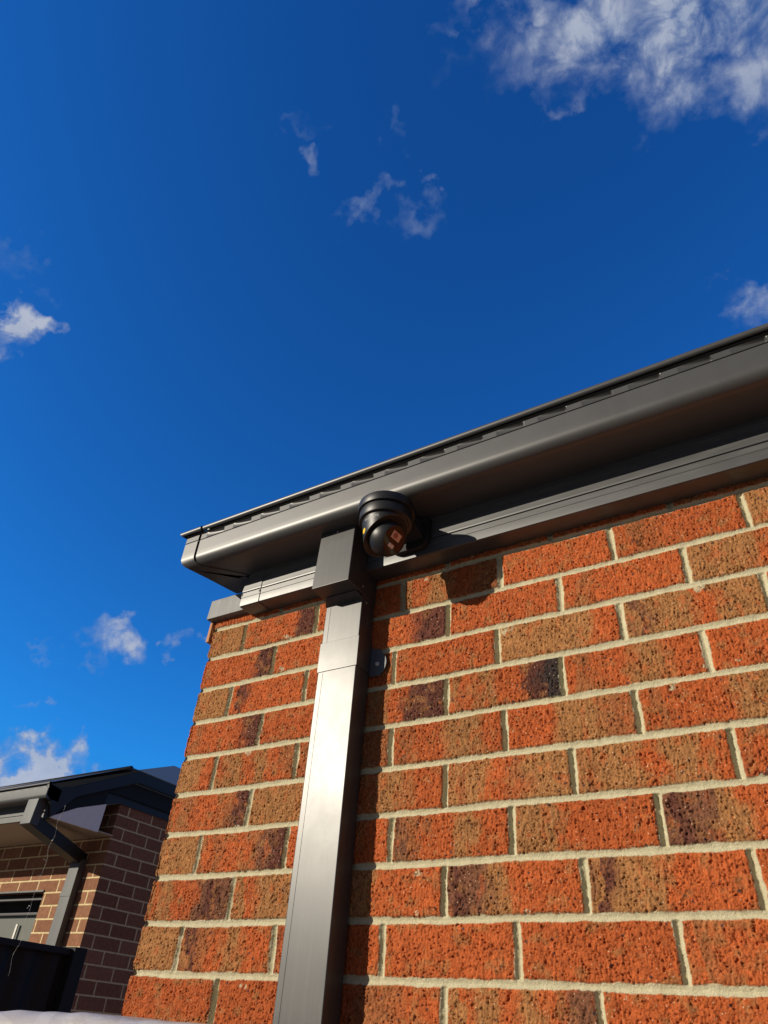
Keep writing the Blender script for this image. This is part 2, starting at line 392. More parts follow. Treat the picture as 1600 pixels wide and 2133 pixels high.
    # sooty edge at head and foot of some bricks, grit darkening inside cracks comes from the relief itself
    mott = fbm(u*55, z*55, 4, 91)[..., None]
    tan = np.array(PAL['T'])*.95
    fm = np.clip((mott-.56)*3.5, 0, .65); T = T*(1-fm) + tan*fm
    mott2 = fbm(u*70+9, z*48, 4, 93)[..., None]; fo = np.clip((mott2-.60)*4, 0, .5); T = T*(1-fo) + np.array(PAL['O'])*(T.sum(-1, keepdims=True) > .3)*fo + T*(T.sum(-1, keepdims=True) <= .3)*fo
    smear = ((fbm(u*18, z*18, 3, 95) > .80) & (d < .012))*(fbm(u*160, z*160, 2, 96) > .45)
    mort = np.clip(mort + smear*.75, 0, 1)
    return h, mort, T
def wall_patches(name, patches, parent):
    """patches: (axis, u0, u1, z0, z1, step); axis 'x' = front wall y=0 facing -y, 'y' = end wall x=0 facing -x"""
    V = []; Fc = []; TN = []; MO = []; base = 0
    for ax, u0, u1, z0, z1, st in patches:
        nu = max(2, int(round((u1-u0)/st))+1); nz = max(2, int(round((z1-z0)/st))+1)
        U, Z = np.meshgrid(np.linspace(u0, u1, nu), np.linspace(z0, z1, nz), indexing='ij')
        h, mo, T = relief(U, Z, side=(ax == 'y'))
        e = np.clip(1-U/.010, 0, 1)**2
        arr = np.clip(1-U/.003, 0, 1)**2*.003                       # arris rounding
        kc = np.floor(Z/.086)
        cj = (vnoise(Z*0+kc, Z*0, 15)-.5)*.006 + (fbm(Z*90, Z*0+2, 3, 17)-.5)*.0045
        shift = e*(np.where(mo > .5, .0045, 0) + .003 + cj)
        out = h - arr
        if ax == 'x': co = np.stack([U+shift, -out, Z], -1)
        else: co = np.stack([-out+shift*0+.004*e*0, U+e*.0, Z], -1); co[..., 0] = -out + .003 + (0 if True else 0)
        V.append(co.reshape(-1, 3)); TN.append(T.reshape(-1, 3)); MO.append(mo.reshape(-1))
        idx = (np.arange(nu*nz).reshape(nu, nz)+base)
        a, b2, c, d = idx[:-1, :-1], idx[1:, :-1], idx[1:, 1:], idx[:-1, 1:]
        q = np.stack([a, b2, c, d], -1) if ax == 'x' else np.stack([a, d, c, b2], -1)
        Fc.append(q.reshape(-1, 4)); base += nu*nz
    V = np.concatenate(V).astype(np.float32); Fc = np.concatenate(Fc).astype(np.int32)
    me = bpy.data.meshes.new(name); me.vertices.add(len(V)); me.vertices.foreach_set('co', V.ravel())
    me.loops.add(Fc.size); me.loops.foreach_set('vertex_index', Fc.ravel())
    me.polygons.add(len(Fc)); me.polygons.foreach_set('loop_start', np.arange(0, Fc.size, 4, dtype=np.int32))
    me.update(calc_edges=True)
    me.polygons.foreach_set('use_smooth', np.ones(len(Fc), bool))
    a = me.attributes.new('tone', 'FLOAT_COLOR', 'POINT')
    tn = np.concatenate(TN); a.data.foreach_set('color', np.c_[tn, np.ones(len(tn))].astype(np.float32).ravel())
    a = me.attributes.new('mortar', 'FLOAT', 'POINT'); a.data.foreach_set('value', np.concatenate(MO).astype(np.float32))
    me.materials.append(M_BRICK)
    o = bpy.data.objects.new(name, me); link(o, parent)
    return o

GZ = -1.55                                                          # ground level (camera held at about 1.46 m)
# ------------------------------------------------------------------ ground
g = MB(); g.add([(-60, -60, GZ), (60, -60, GZ), (60, 60, GZ), (-60, 60, GZ)], [(0, 1, 2, 3)])
m, nt, b, N = mat('concrete_ground'); P = obj_coords(nt, N)
c = ramp(nt, N, noise(nt, N, P, 2.5, 8, .65), [(.3, (.13, .12, .10)), (.7, (.24, .22, .19))])
nt.links.new(c, b.inputs['Base Color']); b.inputs['Roughness'].default_value = .9
bump(nt, N, b, noise(nt, N, P, 60, 6, .7), .4, .01)
o = g.build('ground', m); tag(o, kind='structure')

# ------------------------------------------------------------------ the brick house
house = empty('brick_house', (0, 0, 0))
tag(house, 'orange and tan brick house corner with dark grey gutter and downpipe, at right', 'house')
wall_patches('brick_wall', [('x', 0, 1.52, -.36, .80, .0012), ('x', 1.52, 4.0, -.36, .80, .006), ('x', 0, 4.0, GZ, -.36, .006),
                            ('y', 0, .30, -.36, .80, .003), ('y', .30, 3.0, -.36, .80, .01), ('y', 0, 3.0, GZ, -.36, .01)], house)
w = MB(); w.box((.012, .014, GZ), (4.0, .10, .798)); w.box((.012, .101, GZ), (.10, 3.0, .798)); w.build('wall_core', M_INT, house)
# one tan brick nib standing proud of the corner under the flashing
nb = MB(); nb.hexa([(-.016, -.002, .742), (-.002, -.005, .739), (-.002, .10, .739), (-.016, .10, .742),
                    (-.014, -.002, .800), (-.002, -.005, .800), (-.002, .10, .800), (-.014, .10, .800)])
nib = nb.build('brick_nib', plain('tan_brick', (.42, .20, .09), rough=.9, bumpy=(300, .5, .002)), house, bevel=.002)

# profile of the gutter: outward offset from the fascia, height
def gutter_profile():
    p = [(0, .962), (0, .886), (.083, .886)]
    for a in range(0, 91, 9):
        t = RAD(a); p.append((.085+.025*math.sin(t), .911-.025*math.cos(t)))
    p += [(.110, .925), (.110, .940), (.110, .9575), (.1075, .9583), (.1075, .9600), (.1100, .9610), (.1099, .9650), (.1098, .9690), (.1097, .9730), (.1096, .9770),
          (.1075, .9785), (.0860, .9790), (.0840, .9850), (.0840, .9925)]
    cx, cz, r = .1065, 1.0000, .0078
    for a in range(235, 235-330, -15): p.append((cx+r*math.cos(RAD(a)), cz+r*math.sin(RAD(a))))
    return p
GP = gutter_profile()
PITCH = .0935
def slot_depth(x, z):
    ph = ((1.439 - x)/PITCH) % 1.0                                  # 0 at the closed right end, grows to the left
    L = .66
    if ph > L: return 0
    s = ph/L; along = (1-s)**.8 * min(1, ph/.035)                   # deepest at the right end, ramping out to the left
    wz = (z-.9690)/.0072
    if abs(wz) > 1: return 0
    return .0085*along*math.sqrt(1-abs(wz)**3)
def sweep(xs, prof, yf, skip_slots=False, extra=0.0):
    vs = []; n = len(prof)
    for x in xs:
        for (o_, z) in prof:
            d = 0 if skip_slots else slot_depth(x, z) if .958 < z < .978 and o_ > .1 else 0
            vs.append((x, yf-o_+d-extra*(1 if o_ > .05 else 0), z-extra*(1 if z < .9 else 0)))
    fs = []
    for i in range(len(xs)-1):
        for k in range(n-1): fs.append((i*n+k, (i+1)*n+k, (i+1)*n+k+1, i*n+k+1))
    return vs, fs
YF = -.05
fineprof = []
for i in range(len(GP)-1):
    a, b_ = GP[i], GP[i+1]; fineprof.append(a)
    if .9605 < a[1] < .977 and a[0] > .105:
        for t in (.33, .67): fineprof.append((a[0]+(b_[0]-a[0])*t, a[1]+(b_[1]-a[1])*t))
fineprof.append(GP[-1])
gm = MB(); xs = list(np.arange(.048, 1.62, .0016)) + [1.7, 2.0, 2.6, 3.2, 4.0]
vs, fs = sweep(xs, fineprof, YF); gm.add(vs, fs, True)
gut = gm.build('gutter', M_GUT, house, fix=False, auto=30)
# corner piece: short front leg, mitre, short return leg turned a little inwards
gc = MB(); XC = .106; EX = .0016
prof = [(o_+(EX if o_ > .05 else 0), z-(EX if z < .9 else 0)) for o_, z in GP]; n = len(prof); vs = []
for st in (('f', .041), ('m', 0), ('r', -.08), ('r', .012)):
    for (o_, z) in prof:
        if st[0] == 'f': vs.append((st[1]+ .0 + max(0, .110-o_)*.93, YF-o_, z))
        elif st[0] == 'm': vs.append((XC-o_-(.024 if z > .987 else 0), YF-o_, z))
        else:
            y = st[1] if st[1] > YF-o_ else YF-o_+.001
            k = max(0, (y+.158)/.142); vs.append((XC-o_+.030*k-(.024 if z > .987 else 0), y, z))
fs = []
for i in range(3):
    for k in range(n-1): fs.append((i*n+k, (i+1)*n+k, (i+1)*n+k+1, i*n+k+1))
gc.add(vs, fs, True)
corner = gc.build('gutter_corner', M_GUT, gut, fix=False, auto=30)
# open lap between corner piece and gutter: black strip standing in for the shade inside
tb = MB(); tp = [(o_-.0025 if o_ > .05 else o_, z+(.002 if z < .9 else 0)) for o_, z in GP if z < .992]; vs, fs = sweep((.034, .060), tp, YF, True); tb.add(vs, fs, True)
tb.build('lap_shade', M_BLACK, gut, fix=False, auto=30)
ec = MB(); pe = [p for p in GP if p[1] < .990]; vs = [(XC-o_+.030*((.012+.158)/.142), .0115, z) for o_, z in pe]; ec.add(vs, [tuple(range(len(vs)))])
ec.build('stop_end', M_GUT, gut)

# fascia with rolled grooves and a return under it
def fascia_profile(zb=.7895):
    return [(-.004, zb+.010), (-.004, zb), (.046, zb), (.0495, zb+.0015), (.050, zb+.004), (.050, .812), (.0492, .8127), (.0500, .8135), (.050, .8270), (.0465, .8280), (.0465, .8300), (.0497, .8312), (.050, .8345), (.0502, .8350), (.050, .8380), (.050, .866), (.0490, .8668), (.0500, .8676), (.050, .872), (.0490, .8728), (.0500, .8736), (.050, .96)]
fm_ = MB(); xs = (.195, .5, 1.0, 1.6, 2.4, 4.0); vs = []; fp = fascia_profile(); n = len(fp)
for x in xs: vs += [(x, -y, z) for y, z in fp]
fm_.add(vs, [(i*n+k, (i+1)*n+k, (i+1)*n+k+1, i*n+k+1) for i in range(len(xs)-1) for k in range(n-1)])
fas = fm_.build('fascia', M_FAS, house, fix=False, auto=20)
# end cap of the fascia, a hair proud, its groove turning down at the end
cp_ = MB(); fp2 = [(y+.0018 if y > .04 else y, z-(.0016 if z < .795 else 0)) for y, z in fp]; vs = []
def capx(z): return .136 + (max(0, z-.842))*.35
for xx in (None, .198):
    for y, z in fp2: vs.append((capx(z) if xx is None else xx, -y, z))
n = len(fp2); cp_.add(vs, [(k, n+k, n+k+1, k+1) for k in range(n-1)])
cp_.add([(capx(z), -y, z) for y, z in fp2 if z > .5] + [(capx(.96), -.01, .96), (capx(.80), -.0, .80)], [tuple(range(len(fp2)+2))])
cap = cp_.build('fascia_cap', M_FAS, fas, fix=False, auto=20)
gr = MB(); gr.box((.1375, -.0527, .8190), (.1390, -.0510, .8292)); gr.build('cap_groove', M_BLACK, fas)
sc_ = MB(); sc_.lathe([(0, .0022), (.0016, .002), (.0025, .0008), (.0026, 0)], (.1955, -.0517, .8215), axis=(0, -1, 0), n=16); sc_.build('screw', M_SCREW, fas)

# flat flashing on top of the corner brickwork, behind the gutter
fl = MB(); fl.hexa([(-.012, -.021, .8000), (.30, -.021, .8000), (.30, .06, .8000), (-.012, .06, .8000),
                    (-.010, -.019, .8585), (.30, -.019, .8585), (.30, .06, .8585), (-.010, .06, .8585)])
fl.build('flashing', M_FLASH, house, bevel=.0015)
# roof deck behind the gutter: corrugated steel rising away from the eave
rf = MB(); xs = np.arange(.20, 4.0, .019); vs = []
for i, x in enumerate(xs):
    o_ = .008*math.sin(i*math.pi/2)
    for (y, z) in ((-.045, .985), (1.6, 1.64), (3.2, 1.00)): vs.append((x, y, z+o_))
rf.add(vs, [(3*i+j, 3*i+3+j, 3*i+4+j, 3*i+1+j) for i in range(len(xs)-1) for j in (0, 1)], True)
rf.add([(.21, -.04, .98), (.21, 1.6, 1.63), (.21, 3.2, .99), (.21, 3.2, .8), (.21, .0, .8)], [(0, 1, 2, 3, 4)]); rf.build('roof', M_ROOF, house, fix=False)
inn = MB(); inn.box((.22, .012, .80), (4.0, 3.0, .955)); inn.build('eave_frame', M_INT, house)

# ------------------------------------------------------------------ downpipe
PX0, PX1, PY0, PY1 = .4255, .5258, -.056, -.005
dp = MB(); dp.box((PX0, PY0, GZ+.05), (PX1, PY1, .745))
pipe = dp.build('downpipe', M_PIPE, house, bevel=.0022, seg=3)
sm = MB(); sm.box((PX0+.0125, PY0-.0006, GZ+.05), (PX0+.0140, PY0+.001, .745)); sm.build('pipe_seam', M_PIPE, pipe)
ob = MB()
bx = MB(); BX0, BX1 = .4245, .5262
bx.hexa([(BX0, -.1175, .7285), (BX1, -.1175, .7285), (BX1+.001, -.004, .7195), (BX0, -.004, .7195),
         (BX0+.001, -.1110, .8860), (BX1-.002, -.1110, .8860), (BX1, -.004, .8860), (BX0, -.004, .8860)])
box = bx.build('offset_box', M_PIPE, pipe, bevel=.0018, seg=3)
nk = MB(); nk.hexa([(PX0-.001, PY0-.0025, .712), (PX1+.001, PY0-.0025, .712), (PX1+.001, PY1, .712), (PX0-.001, PY1, .712),
                    (PX0+.012, PY0-.022, .7235), (PX1-.004, PY0-.022, .7235), (PX1-.002, PY1, .7195), (PX0+.002, PY1, .7195)])
nk.build('neck_collar', M_PIPE, pipe, bevel=.001)
for (x, y, z, ax) in ((  .475, -.1118, .879, (0, -1, 0)), (.5265, -.040, .709, (1, 0, 0)), (.5268, -.060, .742, (1, 0, 0))):
    s = MB(); s.lathe([(0, .0018), (.0018, .0015), (.0028, .0005), (.0028, 0)], (x, y, z), axis=ax, n=14); s.build('screw', M_SCREW, pipe)
stp = MB(); t = .0016
stp.box((PX0-t, PY0-t, .5490), (PX1+t, PY0-.0001, .6190)); stp.box((PX1+.0001, PY0, .5490), (PX1+t, -.001-t, .6190)); stp.box((PX0-t, PY0, .5490), (PX0-.0001, -.002, .6190))
strap = stp.build('strap', M_PIPE, pipe, bevel=.0006)
tbm = MB(); pts = [(PX1+t+.0002, .5505), (.553, .5490)]
for a in range(-70, 71, 14): pts.append((.548+.0215*math.cos(RAD(a)), .5830-.005+.0215*1.25*math.sin(RAD(a)) - .0))
pts += [(.553, .6120), (PX1+t+.0002, .6170)]
vs = [(x, -.0065, z-.008) for x, z in pts] + [(x, -.0045, z-.008) for x, z in pts]; n = len(pts)
tbm.add(vs, [tuple(range(n))[::-1], tuple(range(n, 2*n))] + [(i, (i+1) % n, n+(i+1) % n, n+i) for i in range(n)])
tab = tbm.build('fixing_tab', M_TAB, pipe, bevel=.0005)
s = MB(); s.lathe([(0, .0010), (.0012, .0010), (.0016, .0028), (.0044, .0022), (.0052, .0006), (.0052, 0)], (.5465, -.0065, .5690), axis=(0, -1, 0), n=24); s.build('screw', plain('bright_screw', (.55, .55, .54), rough=.4, metallic=.4), pipe)

# ------------------------------------------------------------------ security camera (turret) under the gutter
seccam = empty('security_camera', (0, 0, 0))
tag(seccam, 'black turret dome security camera on a bracket under the gutter beside the downpipe', 'security camera')
CC = Vector((.624, -.133, 0)); seccam_parts0 = set(bpy.data.objects); up = Vector((0, 0, 1))
s = MB(); s.lathe([(.0, .8858), (.0610, .8858), (.0642, .8835), (.0650, .8800), (.0650, .8640), (.0642, .8622), (.0540, .8620), (.0, .8620)], CC, n=96); s.build('mount_base', M_CAM, seccam, auto=35)
s = MB(); s.lathe([(.0, .8619), (.0592, .8619), (.0600, .8560), (.0600, .8390), (.0590, .8368), (.0520, .8357), (.0, .8355)], CC, n=96); s.build('trim_ring', M_CAM, seccam, auto=35)
nrm = Vector((0.849, -0.079, -0.527)).normalized()
BC = Vector((.628, -.130, .8000)); BR = .0415
# housing: tapering shell, cut off obliquely towards the lens side
def cone_r(z): return .0425 + (.8355-.0 - z)*0 + (z-.765)/(.8360-.765)*.0105
bm = bmesh.new(); NN = 128; rows = [(cone_r(z), z) for z in np.linspace(.8356, .7480, 30)]
inner = [(r-.0022, z) for r, z in rows[::-1]]
vv = []
for r, z in rows+inner:
    vv.append([bm.verts.new((CC.x+r*math.cos(2*math.pi*k/NN), CC.y+r*math.sin(2*math.pi*k/NN), z)) for k in range(NN)])
for i in range(len(vv)):
    j = (i+1) % len(vv)
    for k in range(NN): bm.faces.new((vv[i][k], vv[i][(k+1) % NN], vv[j][(k+1) % NN], vv[j][k]))
cutn = Vector((.52, -.10, -.84)).normalized()
geom = bm.verts[:]+bm.edges[:]+bm.faces[:]
res = bmesh.ops.bisect_plane(bm, geom=geom, plane_co=BC-cutn*.003, plane_no=cutn, clear_outer=True)
bmesh.ops.holes_fill(bm, edges=[e for e in res['geom_cut'] if isinstance(e, bmesh.types.BMEdge)], sides=0)
bmesh.ops.recalc_face_normals(bm, faces=bm.faces)
me = bpy.data.meshes.new('housing'); bm.to_mesh(me); bm.free(); me.materials.append(M_CAM)
me.polygons.foreach_set('use_smooth', [True]*len(me.polygons)); me.set_sharp_from_angle(angle=RAD(35))
link(bpy.data.objects.new('housing', me), seccam)
# eyeball with a flat front
dcut = math.sqrt(BR**2-.0330**2); prof = []
a0 = math.acos(dcut/BR)
for i in range(41):
    a = math.pi - (math.pi-a0)*i/40; prof.append((BR*math.sin(a), BR*math.cos(a)))
prof += [(.0325, dcut+.0006), (.0315, dcut+.0004), (.0312, dcut-.0010)]
vdir = Vector((0, 0, 1)); uimg = None
s = MB(); s.lathe(prof, BC, axis=nrm, n=96)
eye = s.build('eyeball', M_CAM, seccam, auto=35)
s = MB(); s.lathe([(0, dcut-.0006), (.0312, dcut-.0006)], BC, axis=nrm, n=96); glass = s.build('face_glass', M_GLASS, eye)
rt = up.cross(nrm).normalized(); vt = nrm.cross(rt).normalized()
roll = RAD(0); e1 = rt*math.cos(roll)+vt*math.sin(roll); e2 = -rt*math.sin(roll)+vt*math.cos(roll)
def plate(cx, cy, w_, h_, d, th=.0004):
    o_ = BC + nrm*(dcut+d) + e1*cx + e2*cy; s = MB(); P8 = []
    for dz in (-th, 0):
        for a, b_ in ((-1, -1), (1, -1), (1, 1), (-1, 1)): P8.append(o_ + e1*a*w_/2 + e2*b_*h_/2 + nrm*dz)
    s.hexa(P8); return s, o_
s, o1 = plate(.000, .0095, .0300, .0190, .0); s.build('lens_frame', M_CAMIN, glass)
s, o1 = plate(.000, .0095, .0285, .0175, .0003); s.build('lens_window', M_LENSW, glass)
s = MB(); s.lathe([(0, .0010), (.0030, .0008), (.0034, .0004), (.0050, .0004), (.0054, .0010), (.0062, .0010), (.0064, 0)], o1+e1*-.003, axis=nrm, n=40); s.build('lens', M_LENS, glass)
s, o2 = plate(.000, -.0150, .0215, .0120, .0); s.build('led_frame', M_CAMIN, glass)
s, o2 = plate(-.001, -.0150, .0185, .0095, .0003); s.build('led_window', M_LENSW, glass)
for k in (-1, 1):
    s = MB(); s.lathe([(0, .0003), (.0018, .0003), (.0020, .0009), (.0036, .0009), (.0038, 0)], o2+e1*.0042*k, axis=nrm, n=28); s.build('led', M_LED, glass)
# yellow sticker and printed name wrapped on the housing (angle measured round the axis)
def on_cone(ang, z, lift=.0004): r = cone_r(z)+lift; return (CC.x+r*math.cos(ang), CC.y+r*math.sin(ang), z)
s = MB(); A0 = RAD(231); zc = .8040; hh = .0115; n = 8
cols = [(-.0070, .45), (-.0035, 1.0), (.0035, 1.0), (.0070, .45)]
vs = []; 
for da, f in cols:
    for t in (-1, 1): vs.append(on_cone(A0+da/.047, zc+hh*f*t*.5*2*.5))
s.add(vs, [(2*i, 2*i+2, 2*i+3, 2*i+1) for i in range(3)]); s.build('warning_sticker', M_YEL, seccam, fix=False)
cu = bpy.data.curves.new('brand_text', 'FONT'); cu.body = 'HiLOOK'; cu.size = .0100; cu.extrude = 0; cu.space_character = 1.15
tmp = bpy.data.objects.new('tmp', cu); COL.objects.link(tmp); bpy.context.view_layer.update()
me = bpy.data.meshes.new_from_object(tmp.evaluated_get(bpy.context.evaluated_depsgraph_get())); COL.objects.unlink(tmp); bpy.data.objects.remove(tmp)
for v in me.vertices:
    p = on_cone(RAD(241) + v.co.x/.052, .8225 + v.co.y, .0003); v.co = p
me.materials.clear(); me.materials.append(M_TXT); me.name = 'printed_text'
link(bpy.data.objects.new('printed_text', me), seccam)

# the whole turret hangs a little lower and further out, on a wall bracket fixed to the fascia
from_p = Vector((.624, -.133, .886)); to_p = Vector((.6449, -.1638, .857)); sc = .968
XF = Matrix.Translation(to_p) @ Matrix.Scale(sc, 4) @ Matrix.Translation(-from_p)
for o in bpy.data.objects:
    if o not in seccam_parts0 and o.type == 'MESH': o.data.transform(XF)
br = MB(); bxc, bzc, hwx, r_ = .6449, .845, .052, .030; pts = []
for cx_, cz_, a0 in ((bxc+hwx-r_, .803+r_, -90), (bxc+hwx-.006, .882-.006, 0), (bxc-hwx+.006, .882-.006, 90), (bxc-hwx+r_, .803+r_, 180)):
    rr_ = r_ if cz_ < .85 else .006
    for k in range(7): a = RAD(a0+15*k); pts.append((cx_+rr_*math.cos(a), cz_+rr_*math.sin(a)))
n = len(pts)
br.add([(x, -.0505, z) for x, z in pts]+[(x, -.066, z) for x, z in pts], [tuple(range(n)), tuple(range(n, 2*n))[::-1]]+[(i, n+i, n+(i+1) % n, (i+1) % n) for i in range(n)])
br.hexa([(bxc-.040, -.066, .822), (bxc+.040, -.066, .822), (bxc+.036, -.150, .8580), (bxc-.036, -.150, .8580), (bxc-.040, -.066, .868), (bxc+.040, -.066, .868), (bxc+.034, -.150, .8640), (bxc-.034, -.150, .8640)])
br.build('wall_bracket', M_CAMIN, seccam, bevel=.002)

# ------------------------------------------------------------------ neighbour's house
nh = empty('neighbour_house', (0, 0, 0))
tag(nh, 'dark brown brick neighbouring house with white soffit end and grey gutter, at lower left', 'house')
def nbrick(name, side):
    m, nt, b, N = mat(name); g_ = N('ShaderNodeNewGeometry'); sp = N('ShaderNodeSeparateXYZ'); nt.links.new(g_.outputs['Position'], sp.inputs[0])
    def mth(op, a, bb):
        n = N('ShaderNodeMath', operation=op)
        for i, x in enumerate((a, bb)):
            if isinstance(x, (int, float)): n.inputs[i].default_value = x
            else: nt.links.new(x, n.inputs[i])
        return n.outputs[0]
    cb = N('ShaderNodeCombineXYZ')
    nt.links.new(mth('ADD', sp.outputs[1 if side else 0], 9.78 if side else 9.675), cb.inputs[0])
    nt.links.new(mth('ADD', sp.outputs[2], 8.6-1.181+.086*10+.005-.0), cb.inputs[1])
    bt = N('ShaderNodeTexBrick'); nt.links.new(cb.outputs[0], bt.inputs['Vector']); bt.offset = .5
    bt.inputs['Scale'].default_value = 1; bt.inputs['Brick Width'].default_value = .24; bt.inputs['Row Height'].default_value = .086
    bt.inputs['Mortar Size'].default_value = .0062; bt.inputs['Mortar Smooth'].default_value = .15
    bt.inputs['Color1'].default_value = (.205, .092, .050, 1); bt.inputs['Color2'].default_value = (.265, .125, .070, 1); bt.inputs['Mortar'].default_value = (.60, .47, .26, 1)
    P = g_.outputs['Position']; n1 = noise(nt, N, P, 45, 6, .75)
    v = ramp(nt, N, n1, [(.3, (.72, .72, .72)), (.7, (1.3, 1.3, 1.3))])
    c = mixc(nt, N, 1.0, bt.outputs['Color'], v, 'MULTIPLY'); nt.links.new(c, b.inputs['Base Color'])
    b.inputs['Roughness'].default_value = .9; b.inputs['Specular IOR Level'].default_value = .2
    inv = mth('SUBTRACT', 1.0, bt.outputs['Fac']); bump(nt, N, b, mth('ADD', inv, mth('MULTIPLY', n1, .25)), 1.0, .006)
    return m
NX, NY = -3.355, 2.48
MF, MS = nbrick('brown_brick_front', False), nbrick('brown_brick_side', True)
WX0, WX1, WZ0, WZ1 = -5.1, -3.935, -.40, .668
w = MB()
def quad(mb, a, b_, c, d): mb.add([a, b_, c, d], [(0, 1, 2, 3)])
for (x0, x1, z0, z1) in ((WX1, NX, GZ, 1.25), (-9.0, WX0, GZ, 1.25), (WX0, WX1, WZ1, 1.25), (WX0, WX1, GZ, WZ0)):
    quad(w, (x0, NY, z0), (x1, NY, z0), (x1, NY, z1), (x0, NY, z1))
rv = .10
quad(w, (WX0, NY, WZ1), (WX1, NY, WZ1), (WX1, NY+rv, WZ1), (WX0, NY+rv, WZ1)); quad(w, (WX1, NY, WZ0), (WX1, NY+rv, WZ0), (WX1, NY+rv, WZ1), (WX1, NY, WZ1))
w.build('brick_wall', MF, nh, fix=False)
w = MB(); quad(w, (NX, NY, GZ), (NX, 9.0, GZ), (NX, 9.0, 1.30), (NX, NY, 1.30)); w.build('brick_wall', MS, nh, fix=False)
# window
w = MB(); w.box((WX0, NY+.055, WZ1-.045), (WX1, NY+.10, WZ1)); w.box((WX0, NY+.055, WZ0), (WX1, NY+.10, WZ0+.05)); w.box((WX1-.018, NY+.055, WZ0), (WX1, NY+.10, WZ1)); w.box((WX0, NY+.05, WZ1-.145), (WX1, NY+.10, WZ1-.125))
win = w.build('window', M_NDARK, nh, bevel=.003)
w = MB(); w.box((WX0, NY-.012, WZ1-.001), (WX1, NY+.02, WZ1+.010)); w.build('lintel', M_NGUT, win)
w = MB(); w.box((WX0, NY+.085, WZ0), (WX1, NY+.090, WZ1-.12)); w.build('blind', plain('window_film', (.13, .135, .11), rough=.3, spec=.6, var=.15), win)
w = MB(); w.box((-4.235, NY+.06, WZ0), (-4.215, NY+.07, WZ1-.20)); w.build('glazing_bar', plain('pale_bar', (.62, .61, .56), rough=.5), win)
w = MB(); w.box((-9, NY+.2, GZ), (NX-.2, NY+.22, 1.2)); w.build('interior', M_INT, nh)
# eave: gutter, fascia, soffit
GXE = -3.300
def nprof(): # outward y offset from fascia 1.92 , z
    p = [(0, 1.19), (0, 1.112), (.085, 1.112)]
    for a in range(0, 91, 15): p.append((.085+.025*math.sin(RAD(a)), 1.137-.025*math.cos(RAD(a))))
    p += [(.110, 1.176), (.107, 1.178), (.104, 1.196), (.096, 1.198), (.096, 1.206)]
    for a in range(235, -60, -25): p.append((.1055+.009*math.cos(RAD(a)), 1.2125+.009*math.sin(RAD(a))))
    return p
w = MB(); npf = nprof(); xs = (-9, -6, -4.5, GXE); vs = [(x, 1.92-o_, z) for x in xs for o_, z in npf]; n = len(npf)
w.add(vs, [(i*n+k, (i+1)*n+k, (i+1)*n+k+1, i*n+k+1) for i in range(3) for k in range(n-1)])
w.add([(GXE, 1.92-o_, z) for o_, z in npf], [tuple(range(n))])
ng = w.build('gutter', M_NGUT, nh, fix=False, auto=30)
for i in range(8):
    x = GXE-.07-i*.105; w = MB(); w.box((x-.055, 1.8145, 1.1835), (x, 1.8165, 1.1885)); w.build('gutter_slot', M_BLACK, ng)
w = MB(); w.box((-9, 1.925, 1.012), (GXE-.02, 1.945, 1.20)); w.box((-9, 1.9195, 1.052), (GXE-.02, 1.926, 1.060)); w.build('fascia', M_NGUT, nh)
w = MB(); w.box((-9, 1.946, 1.018), (GXE-.035, NY-.002, 1.026)); w.build('soffit', M_CREAM, nh)
# white end panel of the boxed eave and the dark rake boards
w = MB(); w.add([(-3.332, 1.900, 1.010), (-3.332, 2.325, 1.010), (-3.332, 2.330, 1.205), (-3.332, 2.10, 1.12), (-3.316, 1.900, 1.010), (-3.316, 2.325, 1.010), (-3.316, 2.330, 1.205), (-3.316, 2.10, 1.12)],
              [(0, 1, 2, 3), (7, 6, 5, 4), (0, 4, 5, 1), (1, 5, 6, 2), (2, 6, 7, 3), (3, 7, 4, 0)])
w.build('soffit_end', M_WHITE, nh)
def slab(mb, poly, x0, x1):
    n = len(poly); vs = [(x0, y, z) for y, z in poly] + [(x1, y, z) for y, z in poly]
    mb.add(vs, [tuple(range(n)), tuple(range(n, 2*n))[::-1]] + [(i, n+i, n+(i+1) % n, (i+1) % n) for i in range(n)])
w = MB(); slab(w, [(1.812, 1.215), (1.90, 1.205), (1.99, 1.232), (2.535, 1.500), (6.0, 1.500), (6.0, 1.412), (2.545, 1.418), (2.05, 1.180), (1.90, 1.005), (1.86, 1.10), (1.815, 1.135)], -3.330, -3.300)
w.build('barge_board', M_NDARK, nh, bevel=.004)
w = MB(); slab(w, [(1.89, 1.02), (2.05, 1.185), (2.545, 1.412), (6.0, 1.408), (6.0, 1.300), (2.44, 1.300), (2.328, 1.292), (2.326, 1.205)], -3.345, -3.331)
w.build('barge_shade', M_BLACK, nh)  # black slab stands in for the deep shade under the barge
w = MB(); slab(w, [(2.328, 1.290), (2.328, 1.200), (2.445, 1.246), (6.0, 1.250), (6.0, 1.318), (2.446, 1.318)], -3.352, -3.3455)
w.build('gable_trim', M_NDARK, nh)
rfm = MB()
rfm.add([(-3.31, 1.86, 1.236), (-3.31, 2.46, 1.512), (-9, 2.46, 1.512), (-9, 1.86, 1.236)], [(0, 1, 2, 3)])
rfm.add([(-3.31, 2.46, 1.512), (-3.31, 6.0, 1.512), (-9, 6.0, 1.512), (-9, 2.46, 1.512)], [(0, 1, 2, 3)])
rr_ = rfm.build('roof', M_ROOF, nh, fix=False)
w = MB(); w.tube([(-9, 2.45, 1.500), (-3.305, 2.45, 1.500)], .022, 10); w.build('ridge_cap', M_NDARK, rr_)
